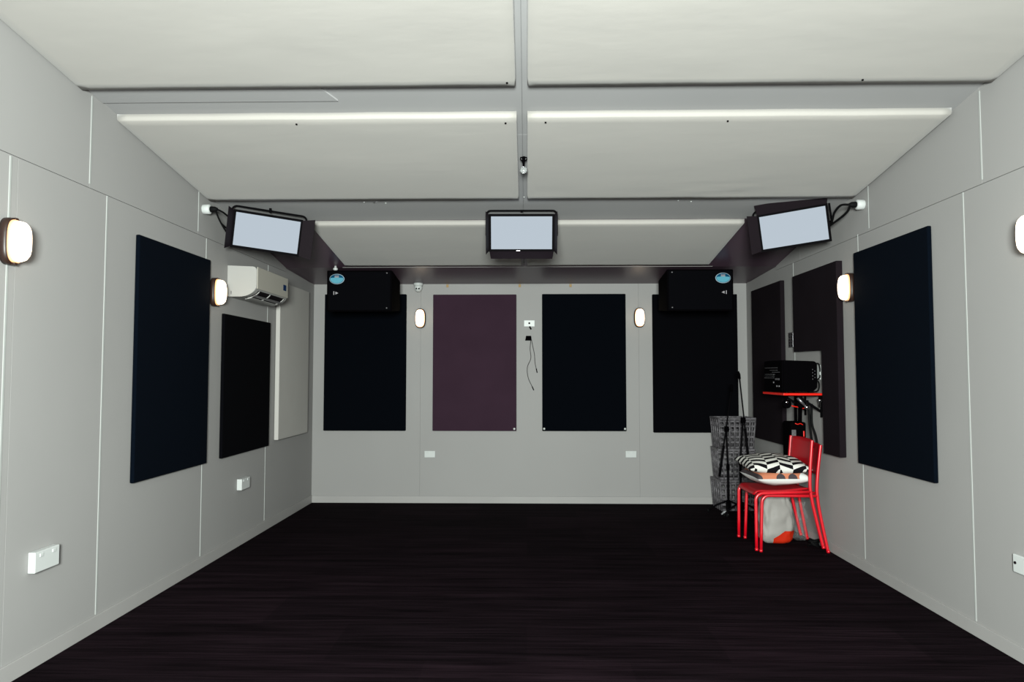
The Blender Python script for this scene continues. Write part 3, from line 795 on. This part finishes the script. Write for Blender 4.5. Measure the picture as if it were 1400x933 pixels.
# ------------------------------------------------------------------ sack under the chairs
def make_sack(name, label, loc, rx, ry, h, m, seed, amp=1):
    mb = MB(); b = mb.bm; rings = []; n, K = 48, 26
    for j in range(K+1):
        v = j/K; ring = []
        fl = .86+.17*math.sin(PI*min(1, v*1.25))-.08*max(0, v-.8)*5
        if v < .05: fl *= .82+3.4*v
        for k in range(n):
            a = 2*PI*k/n; c_, s_ = math.cos(a), math.sin(a)
            e = 2/3.0
            x = math.copysign(abs(c_)**e, c_)*rx*fl; y = math.copysign(abs(s_)**e, s_)*ry*fl
            d = amp*(.014*noise.noise(Vector((c_*2.5, s_*2.5, v*4+seed)))+.008*noise.noise(Vector((c_*7, s_*7, v*7+seed))))*(1+v)
            z = v*h + amp*.02*v*noise.noise(Vector((c_*2, s_*2, seed+9)))
            ring.append(b.verts.new((x+c_*d, y+s_*d, max(z, 0))))
        rings.append(ring)
    for j in range(K):
        for k in range(n): b.faces.new((rings[j][k], rings[j][(k+1) % n], rings[j+1][(k+1) % n], rings[j+1][k]))
    b.faces.new(rings[0][::-1])
    # crumpled closed top
    cen = b.verts.new((0, 0, h*.93))
    for k in range(n): b.faces.new((rings[K][k], rings[K][(k+1) % n], cen))
    mb._fin(list(b.verts), M[m], None, True)
    return tag(mb.build(name, None, loc), label, 'bag')
make_sack('plastic_sack', 'white plastic sack with an orange red corner under the stacked chairs', (2.088, 6.02, 0), .140, .105, .385, 'sack', 2)
make_sack('plastic_bag', 'thin clear plastic bag beside the white sack by the right wall', (2.315, 6.10, 0), .050, .08, .33, 'bag_clear', 5, 1.2)

# ------------------------------------------------------------------ stacked baskets
def make_basket(label, loc, rz):
    t = thing('plastic_basket', label, 'basket', loc, (0, 0, rz), 'stacked grey plastic baskets')
    W0, W1, D0, D1, H = .168, .190, .125, .145, .318
    def P(u, v, z, f):   # perimeter point
        return None
    mb = MB()
    def wd(z): k = z/H; return W0+(W1-W0)*k, D0+(D1-D0)*k
    for z in [.012, .065, .12, .175, .23, .28]:
        w_, d_ = wd(z)
        for (a, b_) in (((-w_, -d_), (w_, -d_)), ((w_, -d_), (w_, d_)), ((w_, d_), (-w_, d_)), ((-w_, d_), (-w_, -d_))):
            L = (Vector(b_)-Vector(a)).length; c = (Vector(a)+Vector(b_))/2; ang = math.atan2(b_[1]-a[1], b_[0]-a[0])
            mb.box(-L/2, L/2, -.002, .002, -.0095, .0095, M['crate'], X=T(c.x, c.y, z) @ RZ(ang))
    nx, ny = 7, 4
    for i in range(nx+1):
        for s in (-1, 1):
            u = -1+2*i/nx
            w0, d0 = wd(0); w1, d1 = wd(H)
            mb.tube([(u*w0, s*d0, 0), (u*w1, s*d1, H)], (.0105), M['crate'], 4)
    for j in range(1, ny):
        for s in (-1, 1):
            v = -1+2*j/ny
            w0, d0 = wd(0); w1, d1 = wd(H)
            mb.tube([(s*w0, v*d0, 0), (s*w1, v*d1, H)], (.0105), M['crate'], 4)
    mb.build('lattice_side', t)
    mb = MB(); w_, d_ = wd(H)
    for s in (-1, 1):
        mb.box(-w_-.008, w_+.008, s*d_-.007, s*d_+.007, H-.022, H, M['crate'], .003)
        mb.box(s*w_-.007, s*w_+.007, -d_-.007, d_+.007, H-.022, H, M['crate'], .003)
    mb.build('rim', t)
    mb = MB(); mb.box(-W0, W0, -D0, D0, 0, .006, M['crate'])
    mb.build('bottom', t)
    return t
b0 = make_basket('lowest grey lattice basket of the stack in the right corner', (2.165, 7.465, 0), rad(3))
dup(b0, (2.160, 7.460, .3185), (0, 0, rad(-3)), 'middle grey lattice basket of the stack in the right corner')
dup(b0, (2.165, 7.465, .637), (0, 0, rad(2)), 'topmost grey lattice basket of the stack in the right corner')

# ------------------------------------------------------------------ microphone stands
def make_stand(label, base, clutch, lo, hi, fan):
    t = thing('microphone_stand', label, 'microphone stand', (base[0], base[1], 0), (0, 0, 0), 'microphone stands')
    L = lambda p: (p[0]-base[0], p[1]-base[1], p[2])
    c = L(clutch)
    MB().tube([(0, 0, .05), (0, 0, c[2]*.55)], .0115, M['blackmetal'], 10).build('lower_tube', t)
    MB().tube([(0, 0, c[2]*.55), (c[0], c[1]+.012, c[2])], .0085, M['blackmetal'], 10).build('upper_tube', t)
    MB().lathe([(.016, c[2]*.55-.03), (.018, c[2]*.55), (.014, c[2]*.55+.025)], M['black'], 12).build('height_clutch', t)
    k = MB().box(-.020, .020, -.022, .022, -.028, .028, M['black'], .006, X=T(*c)).build('boom_clutch', t)
    MB().lathe([(.010, 0), (.017, .008), (.017, .022)], M['black'], 10, X=T(c[0], c[1]-.02, c[2]) @ RX(PI/2)).build('wing_knob', t)
    MB().tube([L(lo), L(hi)], .0070, M['blackmetal'], 10).build('boom_arm', t)
    d = (Vector(L(hi))-Vector(L(lo))).normalized(); q = Vector(L(lo))
    MB().tube([q-d*.01, q+d*.30], .0125, M['blackmetal'], 10).build('boom_sleeve', t)
    e = Vector(L(hi))
    cl = MB().tube([e-d*.01, e+d*.035, e+d*.06+Vector((-.012, 0, .005))], .012, M['black'], 10, r1=.015).build('microphone_clip', t)
    MB().lathe([(.022, .03), (.026, .05), (.026, .10), (.020, .13)], M['black'], 12).build('hub', t)
    for a in fan:
        ca, sa = math.cos(rad(a)), math.sin(rad(a))
        g = MB().tube([(ca*.02, sa*.02, .12), (ca*.12, sa*.12, .075), (ca*.20, sa*.20, .016)], .009, M['blackmetal'], 8).build('leg', t)
        MB().lathe([(.013, 0), (.013, .022), (.009, .028)], M['rubber'], 10, X=T(ca*.20, sa*.20, 0)).build('rubber_foot', g)
    return t
make_stand('right hand black boom stand leaning its arm toward the wall corner', (2.140, 7.13, 0), (2.165, 7.10, .945), (2.212, 7.10, .560), (2.135, 7.10, 1.365), (200, 285, 10))
make_stand('left hand black boom stand, the shorter of the two', (2.040, 7.215, 0), (2.022, 7.18, .850), (1.945, 7.18, .385), (2.075, 7.18, 1.235), (160, 250, 350))
# small litter
o = MB().prism([(-.035, .0), (.035, .0), (.01, .035), (-.01, .03)], -.012, .012, 'y', M['paper']).build('paper_scrap', None, (1.985, 7.16, 0))
tag(o, 'small grey paper scrap on the carpet in front of the baskets', 'scrap')
mb = MB()
for k in range(3):
    a0 = k*1.3
    mb.tube([(.035*math.cos(a)*(1+.2*math.sin(3*a+a0)), .030*math.sin(a), .012+.018*k+.008*math.sin(2*a+a0)) for a in [2*PI*i/24 for i in range(24)]], .008, M['rubber'], 6, closed=True)
tag(mb.build('cable_coil', None, (2.345, 5.86, 0)), 'small coil of black cable on the floor between the rear chair legs', 'cable')
